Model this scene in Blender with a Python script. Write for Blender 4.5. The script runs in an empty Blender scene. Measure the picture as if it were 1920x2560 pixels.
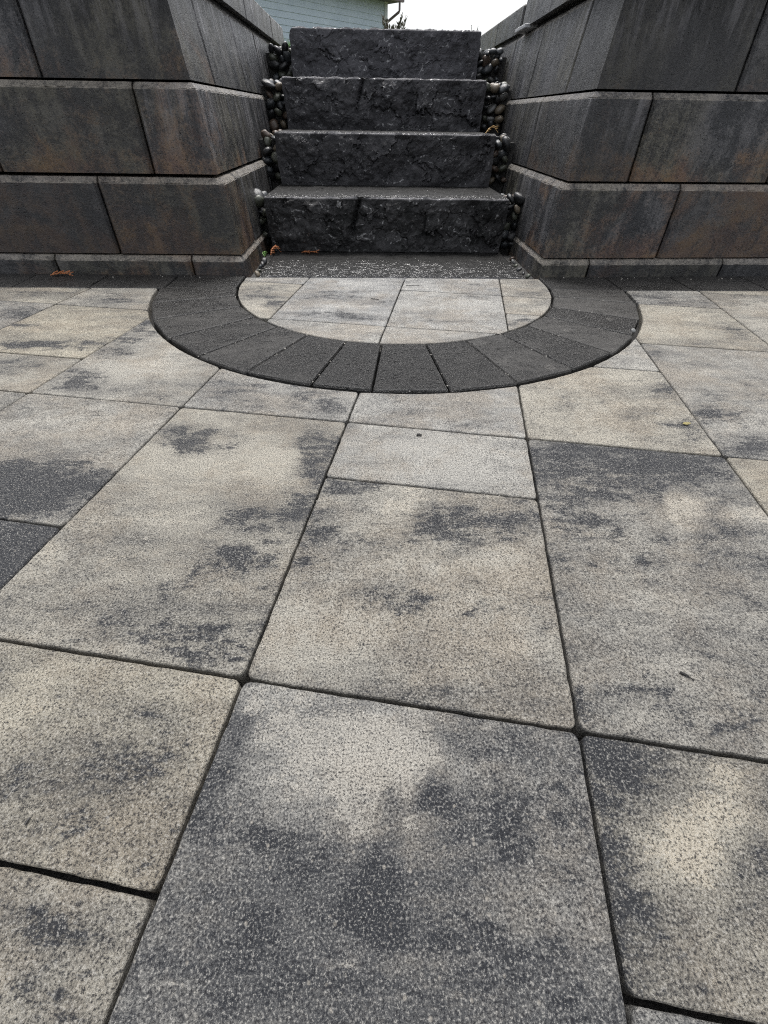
import bpy, bmesh, math, random
from mathutils import Vector, Matrix, noise
random.seed(7)
U = 0.5            # one layout unit in metres (the camera stands one unit above the patio)
S = bpy.context.scene
COL = S.collection

# ---------------------------------------------------------------- camera
cam_d = bpy.data.cameras.new('camera')
cam = bpy.data.objects.new('camera', cam_d); COL.objects.link(cam)
cam_d.sensor_fit = 'VERTICAL'; cam_d.sensor_height = 24.0
cam_d.lens = 24.0 * 1036.32 / 2560.0
cam_d.clip_start = 0.01; cam_d.clip_end = 500
r_ = Vector((0.99966792, -0.02320102, 0.0112148)); u_ = Vector((0.00794392, 0.69145836, 0.72237264)); f_ = Vector((0.02451435, 0.72204366, -0.69141305))
M = Matrix((r_, u_, -f_)).transposed().to_4x4(); M.translation = Vector((0, 0, 1 * U))
cam.matrix_world = M
S.camera = cam

# ---------------------------------------------------------------- light: bright overcast
SUN_EL, SUN_AZ = math.radians(72), math.radians(12)
w = bpy.data.worlds.new('World'); S.world = w; w.use_nodes = True
nt = w.node_tree; nt.nodes.clear()
out = nt.nodes.new('ShaderNodeOutputWorld'); bg = nt.nodes.new('ShaderNodeBackground')
sky = nt.nodes.new('ShaderNodeTexSky'); sky.sky_type = 'NISHITA'; sky.sun_disc = False
sky.sun_elevation = SUN_EL; sky.sun_rotation = SUN_AZ; sky.dust_density = 4.0; sky.air_density = 1.0
hs = nt.nodes.new('ShaderNodeHueSaturation'); hs.inputs['Saturation'].default_value = 0.22; hs.inputs['Value'].default_value = 1.0
tc = nt.nodes.new('ShaderNodeTexCoord'); cn = nt.nodes.new('ShaderNodeTexNoise')
cn.inputs['Scale'].default_value = 2.2; cn.inputs['Detail'].default_value = 5
cr = nt.nodes.new('ShaderNodeMapRange'); cr.inputs['From Min'].default_value = .3; cr.inputs['From Max'].default_value = .7
cr.inputs['To Min'].default_value = 0.82; cr.inputs['To Max'].default_value = 1.18
mul = nt.nodes.new('ShaderNodeVectorMath'); mul.operation = 'SCALE'
nt.links.new(tc.outputs['Generated'], cn.inputs['Vector']); nt.links.new(cn.outputs['Fac'], cr.inputs['Value'])
nt.links.new(sky.outputs['Color'], hs.inputs['Color']); nt.links.new(hs.outputs['Color'], mul.inputs[0]); nt.links.new(cr.outputs['Result'], mul.inputs['Scale'])
nt.links.new(mul.outputs['Vector'], bg.inputs['Color']); bg.inputs['Strength'].default_value = 0.15
nt.links.new(bg.outputs['Background'], out.inputs['Surface'])
sd = bpy.data.lights.new('sun', 'SUN'); sd.energy = 1.5; sd.angle = math.radians(16); sd.color = (1.0, 0.97, 0.93)
so = bpy.data.objects.new('sun', sd); COL.objects.link(so)
so.rotation_euler = (-(math.pi / 2 - SUN_EL), 0, -SUN_AZ); so.location = (0, 5, 12)
S.view_settings.view_transform = 'Standard'; S.view_settings.look = 'None'
S.view_settings.exposure = 1.0; S.view_settings.gamma = 1.0
S.render.engine = 'CYCLES'; S.cycles.use_denoising = False; S.cycles.pixel_filter_type = 'BLACKMAN_HARRIS'; S.cycles.filter_width = 1.15
S.cycles.sample_clamp_indirect = 4.0; S.cycles.max_bounces = 6

# ---------------------------------------------------------------- helpers
def tag(o, label=None, cat=None, group=None, kind=None):
    if label: o['label'] = label
    if cat: o['category'] = cat
    if group: o['group'] = group
    if kind: o['kind'] = kind
    return o
def empty(name, loc):
    o = bpy.data.objects.new(name, None); COL.objects.link(o); o.location = Vector(loc) * U; o.empty_display_size = .1; return o
def link(name, bm, mat, parent=None, origin=None, smooth=False):
    """one mesh object; bm is in layout units, absolute; origin (units) becomes the object's origin"""
    me = bpy.data.meshes.new(name)
    if origin is None:
        if parent is not None: org = Vector((0, 0, 0)) ; base = parent.location / U
        else: org = Vector((0, 0, 0)); base = Vector((0, 0, 0))
    org = Vector(origin) if origin is not None else (parent.location / U if parent is not None else Vector((0, 0, 0)))
    bmesh.ops.transform(bm, matrix=Matrix.Scale(U, 4) @ Matrix.Translation(-org), verts=bm.verts)
    bm.normal_update(); bm.to_mesh(me); bm.free()
    if smooth:
        me.polygons.foreach_set('use_smooth', [True] * len(me.polygons))
    for m in (mat if isinstance(mat, (list, tuple)) else [mat]): me.materials.append(m)
    o = bpy.data.objects.new(name, me); COL.objects.link(o)
    if parent is not None:
        o.parent = parent; o.location = (org - parent.location / U) * U
    else: o.location = org * U
    return o

class NT:
    def __init__(s, name):
        s.m = bpy.data.materials.new(name); s.m.use_nodes = True; s.t = s.m.node_tree; s.t.nodes.clear()
        s.o = s.n('ShaderNodeOutputMaterial'); s.b = s.n('ShaderNodeBsdfPrincipled'); s.l(s.b.outputs[0], s.o.inputs[0])
    def n(s, k, **kw):
        x = s.t.nodes.new(k)
        for a, v in kw.items(): setattr(x, a, v)
        return x
    def l(s, a, b): s.t.links.new(a, b)
    def val(s, sock, v):
        if hasattr(v, 'links'): s.l(v, sock)
        else: sock.default_value = v
    def noise(s, vec, scale, detail=3, rough=.55, dist=0.0):
        x = s.n('ShaderNodeTexNoise'); s.l(vec, x.inputs['Vector']); x.inputs['Scale'].default_value = scale
        x.inputs['Detail'].default_value = detail; x.inputs['Roughness'].default_value = rough; x.inputs['Distortion'].default_value = dist
        return x.outputs['Fac']
    def voro(s, vec, scale, feat='F1', out='Distance', rnd=1):
        x = s.n('ShaderNodeTexVoronoi', feature=feat); s.l(vec, x.inputs['Vector']); x.inputs['Scale'].default_value = scale
        x.inputs['Randomness'].default_value = rnd
        return x.outputs[out]
    def math(s, op, a, b=0.0, c=None, clamp=False):
        x = s.n('ShaderNodeMath', operation=op, use_clamp=clamp); s.val(x.inputs[0], a); s.val(x.inputs[1], b)
        if c is not None: s.val(x.inputs[2], c)
        return x.outputs[0]
    def rng(s, v, a, b, c=0.0, d=1.0, smooth=False):
        x = s.n('ShaderNodeMapRange'); 
        if smooth: x.interpolation_type = 'SMOOTHSTEP'
        s.l(v, x.inputs['Value']); x.inputs['From Min'].default_value = a; x.inputs['From Max'].default_value = b
        s.val(x.inputs['To Min'], c); s.val(x.inputs['To Max'], d); return x.outputs['Result']
    def mix(s, fac, a, b, blend='MIX'):
        x = s.n('ShaderNodeMix', data_type='RGBA', blend_type=blend)
        s.val(x.inputs['Factor'], fac)
        for k, v in ((6, a), (7, b)):
            if hasattr(v, 'links'): s.l(v, x.inputs[k])
            else: x.inputs[k].default_value = (*v, 1)
        return x.outputs[2]
    def coords(s, stretch=(1, 1, 1), rnd=True):
        """object coordinates, shifted per object so that no two stones share a pattern"""
        t = s.n('ShaderNodeTexCoord'); v = t.outputs['Object']
        if rnd:
            oi = s.n('ShaderNodeObjectInfo'); c = s.n('ShaderNodeCombineXYZ')
            s.l(s.math('MULTIPLY', oi.outputs['Random'], 37.0), c.inputs[0]); s.l(s.math('MULTIPLY', oi.outputs['Random'], 71.0), c.inputs[1]); s.l(s.math('MULTIPLY', oi.outputs['Random'], 13.0), c.inputs[2])
            a = s.n('ShaderNodeVectorMath', operation='ADD'); s.l(v, a.inputs[0]); s.l(c.outputs[0], a.inputs[1]); v = a.outputs[0]
        if stretch != (1, 1, 1):
            m = s.n('ShaderNodeVectorMath', operation='MULTIPLY'); s.l(v, m.inputs[0]); m.inputs[1].default_value = stretch; v = m.outputs[0]
        return v
    def attr(s, name, out='Fac'):
        a = s.n('ShaderNodeAttribute'); a.attribute_name = name; return a.outputs[out]
    def bump(s, h, strength=.5, dist=.002, normal=None):
        b = s.n('ShaderNodeBump'); b.inputs['Strength'].default_value = strength; b.inputs['Distance'].default_value = dist
        s.l(h, b.inputs['Height'])
        if normal is not None: s.l(normal, b.inputs['Normal'])
        return b.outputs['Normal']
    def done(s, color=None, rough=None, normal=None, spec=None):
        if color is not None: s.val(s.b.inputs['Base Color'], color if hasattr(color, 'links') else (*color, 1))
        if rough is not None: s.val(s.b.inputs['Roughness'], rough)
        if normal is not None: s.l(normal, s.b.inputs['Normal'])
        if spec is not None: s.b.inputs['Specular IOR Level'].default_value = spec
        return s.m

# ---------------------------------------------------------------- materials
def mat_paver():
    s = NT('blended concrete paver'); v = s.coords(); M_, A_, S_ = 'MULTIPLY', 'ADD', 'SUBTRACT'
    dk = s.attr('stain'); tone = s.attr('tone'); warm = s.attr('warm')
    cen = lambda x, g: s.math(M_, s.math(S_, x, .5), g)
    add = lambda *q: q[0] if len(q) == 1 else s.math(A_, q[0], add(*q[1:]))
    big = cen(s.noise(s.coords((1.0, 2.8, 1)), 3.2, 7, .68, .4), 2.9)
    strk = cen(s.noise(s.coords((1.0, 2.7, 1)), 9.5, 10, .84, .35), 4.6)
    mid = cen(s.noise(v, 26, 9, .84, .3), 3.2); grain = cen(s.noise(v, 190, 5, .86), 4.2); salt = s.noise(v, 430, 3, .8)
    f1 = s.rng(add(tone, s.math(M_, dk, .85), big, s.math(M_, strk, .50), s.math(M_, mid, .3), s.math(M_, grain, .22)), -.15, 1.05)
    light = s.mix(warm, (.355, .357, .350), (.375, .342, .268)); greyc = s.mix(warm, (.070, .075, .083), (.082, .078, .070))
    light = s.mix(s.math(M_, s.rng(s.noise(v, 5, 6, .75), .45, .58), .5), light, (.215, .172, .122))
    c = s.mix(f1, light, greyc)
    fc = s.rng(add(s.math(M_, dk, 1.2), s.math(M_, tone, .45), s.math(M_, strk, 1.0), s.math(M_, mid, .80), s.math(M_, grain, .35), s.math(M_, big, .30)), .60, .86, smooth=True)
    c = s.mix(s.math(M_, fc, .88), c, (.026, .0285, .034))
    fp = s.rng(add(s.math(M_, dk, -1.15), s.math(M_, strk, -.6), s.math(M_, mid, .85), s.math(M_, grain, .5)), .44, .66, smooth=True)
    c = s.mix(s.math(M_, fp, .62), c, s.mix(warm, (.44, .435, .41), (.46, .40, .30)))
    c = s.mix(s.rng(salt, .54, .64, 0, .60), c, (.46, .445, .41)); c = s.mix(s.rng(salt, .38, .50, .95, 0.0), c, (.013, .013, .016))
    cell = s.voro(v, 210, 'F1', 'Color'); sp = s.n('ShaderNodeSeparateColor'); s.l(cell, sp.inputs[0]); rr = s.rng(s.voro(v, 210), .22, .42, 1, 0)
    c = s.mix(s.math(M_, s.math(M_, s.rng(sp.outputs[0], .965, .97), rr), .5), c, (.42, .39, .34))
    c = s.mix(s.math(M_, s.math(M_, s.rng(sp.outputs[1], .94, .95), rr), .6), c, (.022, .024, .030))
    hh = add(s.math(M_, salt, .8), s.math(M_, grain, .5), s.math(M_, mid, .35))
    return s.done(c, s.rng(fc, 0, 1, .62, .42), s.bump(hh, 1.0, .0026), .4)
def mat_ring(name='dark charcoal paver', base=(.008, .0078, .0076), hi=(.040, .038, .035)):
    s = NT(name); v = s.coords(); tone = s.attr('tone'); M_, A_, S_ = 'MULTIPLY', 'ADD', 'SUBTRACT'
    cen = lambda x, g: s.math(M_, s.math(S_, x, .5), g)
    add = lambda *q: q[0] if len(q) == 1 else s.math(A_, q[0], add(*q[1:]))
    big = cen(s.noise(s.coords((1, 3, 1)), 5, 7, .7, .5), 2.6); mid = cen(s.noise(v, 22, 8, .8, .4), 2.2); grain = cen(s.noise(v, 110, 6, .86), 2.4); salt = s.noise(v, 250, 3, .75)
    d = add(.5, s.math(M_, big, .7), s.math(M_, mid, .4), s.math(M_, grain, .35), s.math(M_, tone, -.9))
    c = s.mix(s.rng(d, 0, 1, smooth=True), base, hi)
    c = s.mix(s.rng(salt, .57, .68, 0, .4), c, tuple(x * 2.4 for x in hi)); c = s.mix(s.rng(salt, .34, .45, .8, 0.0), c, (.004, .004, .004))
    ring = s.voro(v, 13); rc = s.n('ShaderNodeSeparateColor'); s.l(s.voro(v, 13, 'F1', 'Color'), rc.inputs[0])
    drop = s.math(M_, s.rng(rc.outputs[0], .88, .9), s.math(M_, s.rng(ring, .16, .22, 1, 0), s.rng(ring, .08, .18, .35, 1)))
    c = s.mix(s.math(M_, drop, .5), c, tuple(x * 2.6 for x in hi))
    pit = s.math(M_, s.rng(s.voro(v, 60), .06, .30, 1, 0), s.rng(s.noise(v, 14, 3), .45, .58))
    c = s.mix(s.math(M_, pit, .85), c, (.003, .003, .003))
    hh = add(s.math(M_, salt, .7), s.math(M_, grain, .5), s.math(M_, mid, .4), s.math(M_, pit, -1.2))
    return s.done(c, s.rng(d, .2, .8, .24, .5), s.bump(hh, 1.0, .003), .5)
def mat_block():
    s = NT('weathered wall block'); v = s.coords(); rust = s.attr('rust')
    streak = s.noise(s.coords((5.5, 5.5, .6)), 3.0, 6, .66, .3); mid = s.noise(v, 9, 8, .75, .5); grain = s.noise(v, 85, 8, .86); salt = s.noise(v, 240, 3, .75)
    patch = s.noise(v, 4.2, 5, .62, .9)
    d = s.math('ADD', s.math('MULTIPLY', s.math('SUBTRACT', streak, .5), 2.3), s.math('MULTIPLY', s.math('SUBTRACT', mid, .5), 2.4))
    d = s.math('ADD', s.math('ADD', d, .46), s.math('MULTIPLY', s.math('SUBTRACT', grain, .5), 2.6))
    tint = s.rng(s.noise(v, 2.6, 3, .5), .42, .60)
    lightc = s.mix(tint, (.112, .105, .080), (.106, .104, .108)); darkc = s.mix(tint, (.0125, .012, .010), (.010, .012, .016))
    c = s.mix(s.rng(d, .12, .90, smooth=True), darkc, lightc)
    red = s.mix(s.rng(mid, .4, .62), (.135, .066, .044), (.200, .105, .030))
    rf = s.math('MULTIPLY', s.rng(s.math('ADD', s.math('ADD', s.math('MULTIPLY', patch, .85), s.math('MULTIPLY', s.math('SUBTRACT', grain, .5), .5)), rust), .51, .66, 0, .68), s.rng(d, .1, .6, .35, 1))
    c = s.mix(rf, c, red)
    c = s.mix(s.rng(salt, .58, .70, 0, .45), c, (.21, .20, .18)); c = s.mix(s.rng(salt, .32, .44, .8, 0.0), c, (.006, .006, .006))
    pit = s.rng(s.voro(v, 95), .05, .26, 1, 0); pg = s.math('MULTIPLY', pit, s.rng(s.noise(v, 34, 3), .50, .58))
    c = s.mix(s.math('MULTIPLY', pg, .92), c, (.005, .005, .005))
    oi = s.n('ShaderNodeObjectInfo'); c = s.mix(s.rng(s.math('FRACT', s.math('MULTIPLY', oi.outputs['Random'], 91.7)), 0, 1, 0, .72), c, (.009, .009, .010))
    bl = s.math('MULTIPLY', s.rng(s.noise(s.coords((11, 11, .4)), 3.0, 6, .7, .2), .50, .62), s.attr('bloom'))
    c = s.mix(s.math('MULTIPLY', bl, .75, clamp=True), c, (.42, .41, .43))
    c = s.mix(s.math('MULTIPLY', s.attr('edge'), s.rng(s.math('ADD', s.math('MULTIPLY', grain, .6), s.math('MULTIPLY', mid, .4)), .42, .53, .0, .9)), c, (.29, .262, .225))  # chamfer and its edge paler: caught sky light put into the colour
    hh = s.math('ADD', s.math('MULTIPLY', grain, 1.6), s.math('MULTIPLY', salt, .7)); hh = s.math('SUBTRACT', hh, s.math('MULTIPLY', pg, .9)); hh = s.math('ADD', hh, s.math('MULTIPLY', mid, 1.0))
    return s.done(c, s.rng(streak, .35, .65, .26, .52), s.bump(hh, 1.0, .0036), .5)
def mat_step():
    s = NT('wet split basalt'); v = s.coords()
    big = s.noise(v, 5, 6, .68, .6); mid = s.noise(v, 28, 8, .78, .5); fine = s.noise(v, 150, 3, .75)
    lum = s.attr('lum'); gl = s.attr('glint'); tn = s.attr('tone')
    c = s.mix(s.rng(big, .36, .66), (.010, .0103, .0105), (.046, .0455, .047)); c = s.mix(s.rng(mid, .5, .66, 0, .75), c, (.085, .083, .085))
    c = s.mix(s.rng(fine, .5, .72, 0, .6), c, (.005, .005, .006))
    c = s.mix(s.math('MULTIPLY', lum, s.rng(mid, .35, .6, .3, 1)), c, (.16, .158, .165))  # lum paints the bright sky reflection of the top edges into the colour
    c = s.mix(s.math('MULTIPLY', tn, s.rng(mid, .3, .6, .35, 1)), c, (.098, .097, .108))
    c = s.mix(s.rng(gl, 0, .12, 0, .78), c, (.0035, .0035, .0032))
    s.b.inputs['IOR'].default_value = 1.75
    st = s.coords((.8, 2.0, 1)); wet = s.noise(st, 22, 5, .62, 2.2); rip = s.noise(st, 34, 2, .5, 1.5)
    ng = s.rng(gl, 0, .1, 1, .12); h = s.math('MULTIPLY', s.math('ADD', s.math('MULTIPLY', mid, .65), s.math('MULTIPLY', fine, .25)), ng); h = s.math('ADD', h, s.math('MULTIPLY', s.math('MULTIPLY', rip, gl), 2.2)); h = s.math('ADD', h, s.math('MULTIPLY', s.math('MULTIPLY', wet, gl), 1.6))
    mask = s.rng(s.math('ADD', wet, s.math('MULTIPLY', gl, .13)), .60, .64)
    s.l(s.rng(mask, 0, 1, .10, 1.0), s.b.inputs['Specular IOR Level'])
    return s.done(c, s.rng(mask, 0, 1, .55, .10), s.bump(h, 1.0, .008))
def mat_simple(name, c1, c2, scale=20, rough=.7, bump=.3, dist=.002, spec=.5, stretch=(1, 1, 1)):
    s = NT(name); v = s.coords(stretch); n1 = s.noise(v, scale, 4, .6, .3)
    c = s.mix(s.rng(n1, .35, .65), c1, c2)
    return s.done(c, rough, s.bump(s.noise(v, scale * 3, 3), bump, dist), spec)
PAV, RING, BORD, BLOCK, STEP = mat_paver(), mat_ring(), mat_ring('wet shaded border paver', (.003, .003, .003), (.011, .0105, .010)), mat_block(), mat_step()
BORD.node_tree.nodes  # (border is the same product; wetness and wall shade put into darker colours)
SAND = mat_simple('black joint sand', (.006, .006, .006), (.02, .019, .018), 90, .9, .6, .003)
SOIL = mat_simple('lawn soil', (.05, .06, .02), (.10, .11, .04), 12, .95, .6, .01)
PEB = [mat_simple('wet pebble ' + n, tuple(.5 * x for x in a), tuple(.5 * x for x in b), sc, .3, .5, .0015, .55, st) for n, a, b, sc, st in (
    ('slate', (.05, .058, .065), (.10, .11, .12), 25, (1, 1, 1)), ('black', (.018, .02, .022), (.05, .052, .055), 30, (1, 1, 3)),
    ('tan', (.20, .16, .11), (.32, .27, .20), 30, (1, 1, 1)), ('green', (.09, .10, .075), (.17, .18, .14), 22, (1, 2, 1)),
    ('brown', (.11, .075, .055), (.18, .13, .10), 30, (1, 1, 1)), ('pale', (.20, .21, .21), (.32, .32, .31), 40, (1, 1, 1)))]

# ---------------------------------------------------------------- plan polygons
A = -0.1731; MOD = .3975; CA, SA = math.cos(A), math.sin(A)
def gp(i, j): return (MOD * (i * CA - j * SA), MOD * (i * SA + j * CA))
CX, CY, RI, RO = .185, 3.767, 1.25, 1.868
BY = 3.61
def wall_y(x): return 3.985 + (.043 * (x - 1.46) if x > 0 else .012 * (-1.07 - x))
def clip_half(P, a, b, c):       # keep a*x+b*y<=c
    out = []
    for k in range(len(P)):
        p, q = P[k], P[(k + 1) % len(P)]; dp, dq = a * p[0] + b * p[1] - c, a * q[0] + b * q[1] - c
        if dp <= 0: out.append(p)
        if (dp < 0 < dq) or (dq < 0 < dp):
            t = dp / (dp - dq); out.append((p[0] + t * (q[0] - p[0]), p[1] + t * (q[1] - p[1])))
    return out
def area(P): return .5 * sum(P[k][0] * P[(k + 1) % len(P)][1] - P[(k + 1) % len(P)][0] * P[k][1] for k in range(len(P)))
def inset(P, d):
    n = len(P); out = []
    for k in range(n):
        a, b, c = P[k - 1], P[k], P[(k + 1) % n]
        e1 = Vector((b[0] - a[0], b[1] - a[1])); e2 = Vector((c[0] - b[0], c[1] - b[1]))
        if e1.length < 1e-9 or e2.length < 1e-9: out.append(b); continue
        e1.normalize(); e2.normalize()
        n1 = Vector((-e1.y, e1.x)); n2 = Vector((-e2.y, e2.x)); m = n1 + n2
        if m.length < 1e-6: out.append(b); continue
        m.normalize(); k_ = d / max(.35, m.dot(n1)); out.append((b[0] + m.x * k_, b[1] + m.y * k_))
    return out
def round_corners(P, r, n=4):
    out = []; N = len(P)
    for k in range(N):
        a, b, c = Vector(P[k - 1]), Vector(P[k]), Vector(P[(k + 1) % N])
        e1, e2 = (a - b), (c - b); l1, l2 = e1.length, e2.length
        if l1 < 1e-6 or l2 < 1e-6: continue
        ang = e1.angle(e2)
        if ang > math.radians(150): out.append(tuple(b)); continue
        rr = min(r, l1 * .4, l2 * .4)
        p, q = b + e1 / l1 * rr, b + e2 / l2 * rr
        for i in range(n + 1):
            t = i / n; v = (p * (1 - t) + b * t) * (1 - t) + (b * (1 - t) + q * t) * t; out.append(tuple(v))
    return out
def densify(P, step, jit=0.0, seed=0.0):
    out = []
    for k in range(len(P)):
        a, b = Vector(P[k]), Vector(P[(k + 1) % len(P)]); L = (b - a).length; n = max(1, int(L / step))
        nr = Vector((-(b - a).y, (b - a).x)); nr = nr / L if L > 1e-9 else nr
        for i in range(n):
            p = a + (b - a) * i / n
            if jit: p = p + nr * jit * noise.noise(Vector((p.x * 26, p.y * 26, seed))) + nr * jit * .7 * noise.noise(Vector((p.x * 70, p.y * 70, seed + 5)))
            out.append(tuple(p))
    return out
def inside(p, P):
    c = False; n = len(P)
    for k in range(n):
        a, b = P[k], P[(k + 1) % n]
        if (a[1] > p[1]) != (b[1] > p[1]) and p[0] < (b[0] - a[0]) * (p[1] - a[1]) / (b[1] - a[1]) + a[0]: c = not c
    return c
def minus_disc(P, r):
    """parts of the polygon outside the ring (a disc below its centre line, straight sides above it)"""
    def out_(p):
        return math.hypot(p[0] - CX, min(0, p[1] - CY)) > r
    D = densify(P, .006); fl = [out_(p) for p in D]
    if all(fl): return [P]
    if not any(fl): return []
    n = len(D); st = next(k for k in range(n) if fl[k] and not fl[k - 1]); runs = []; cur = []
    for k in range(n):
        i = (st + k) % n
        if fl[i]: cur.append(D[i])
        elif cur: runs.append(cur); cur = []
    if cur: runs.append(cur)
    res = []
    for R_ in runs:
        a, b = R_[-1], R_[0]
        ta, tb = math.atan2(a[1] - CY, a[0] - CX), math.atan2(b[1] - CY, b[0] - CX)
        d = tb - ta
        m = max(2, int(abs(d) / .03)); arc = [(CX + r * math.cos(ta + d * i / m), CY + r * math.sin(ta + d * i / m)) for i in range(1, m)]
        # thin the run back to its corners
        T = [R_[0]]
        for k in range(1, len(R_) - 1):
            u, v_ = Vector(R_[k]) - Vector(T[-1]), Vector(R_[k + 1]) - Vector(R_[k])
            if u.length > 1e-6 and v_.length > 1e-6 and abs(u.angle(v_)) > .02: T.append(R_[k])
        T.append(R_[-1]); Q = T + arc
        if area(Q) < 0: Q.reverse()
        if area(Q) > .0025: res.append(Q)
    return res
def and_disc(P, r):
    arc = [(CX + r * math.cos(t), CY + r * math.sin(t)) for t in [math.pi + math.pi * k / 60 for k in range(61)]]
    C_ = arc + [(CX + r, 4.2), (CX - r, 4.2)]
    for k in range(len(C_)):
        a, b = C_[k], C_[(k + 1) % len(C_)]; nx, ny = (b[1] - a[1]), -(b[0] - a[0])
        P = clip_half(P, nx, ny, nx * a[0] + ny * a[1])
        if len(P) < 3: return []
    return P

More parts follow.
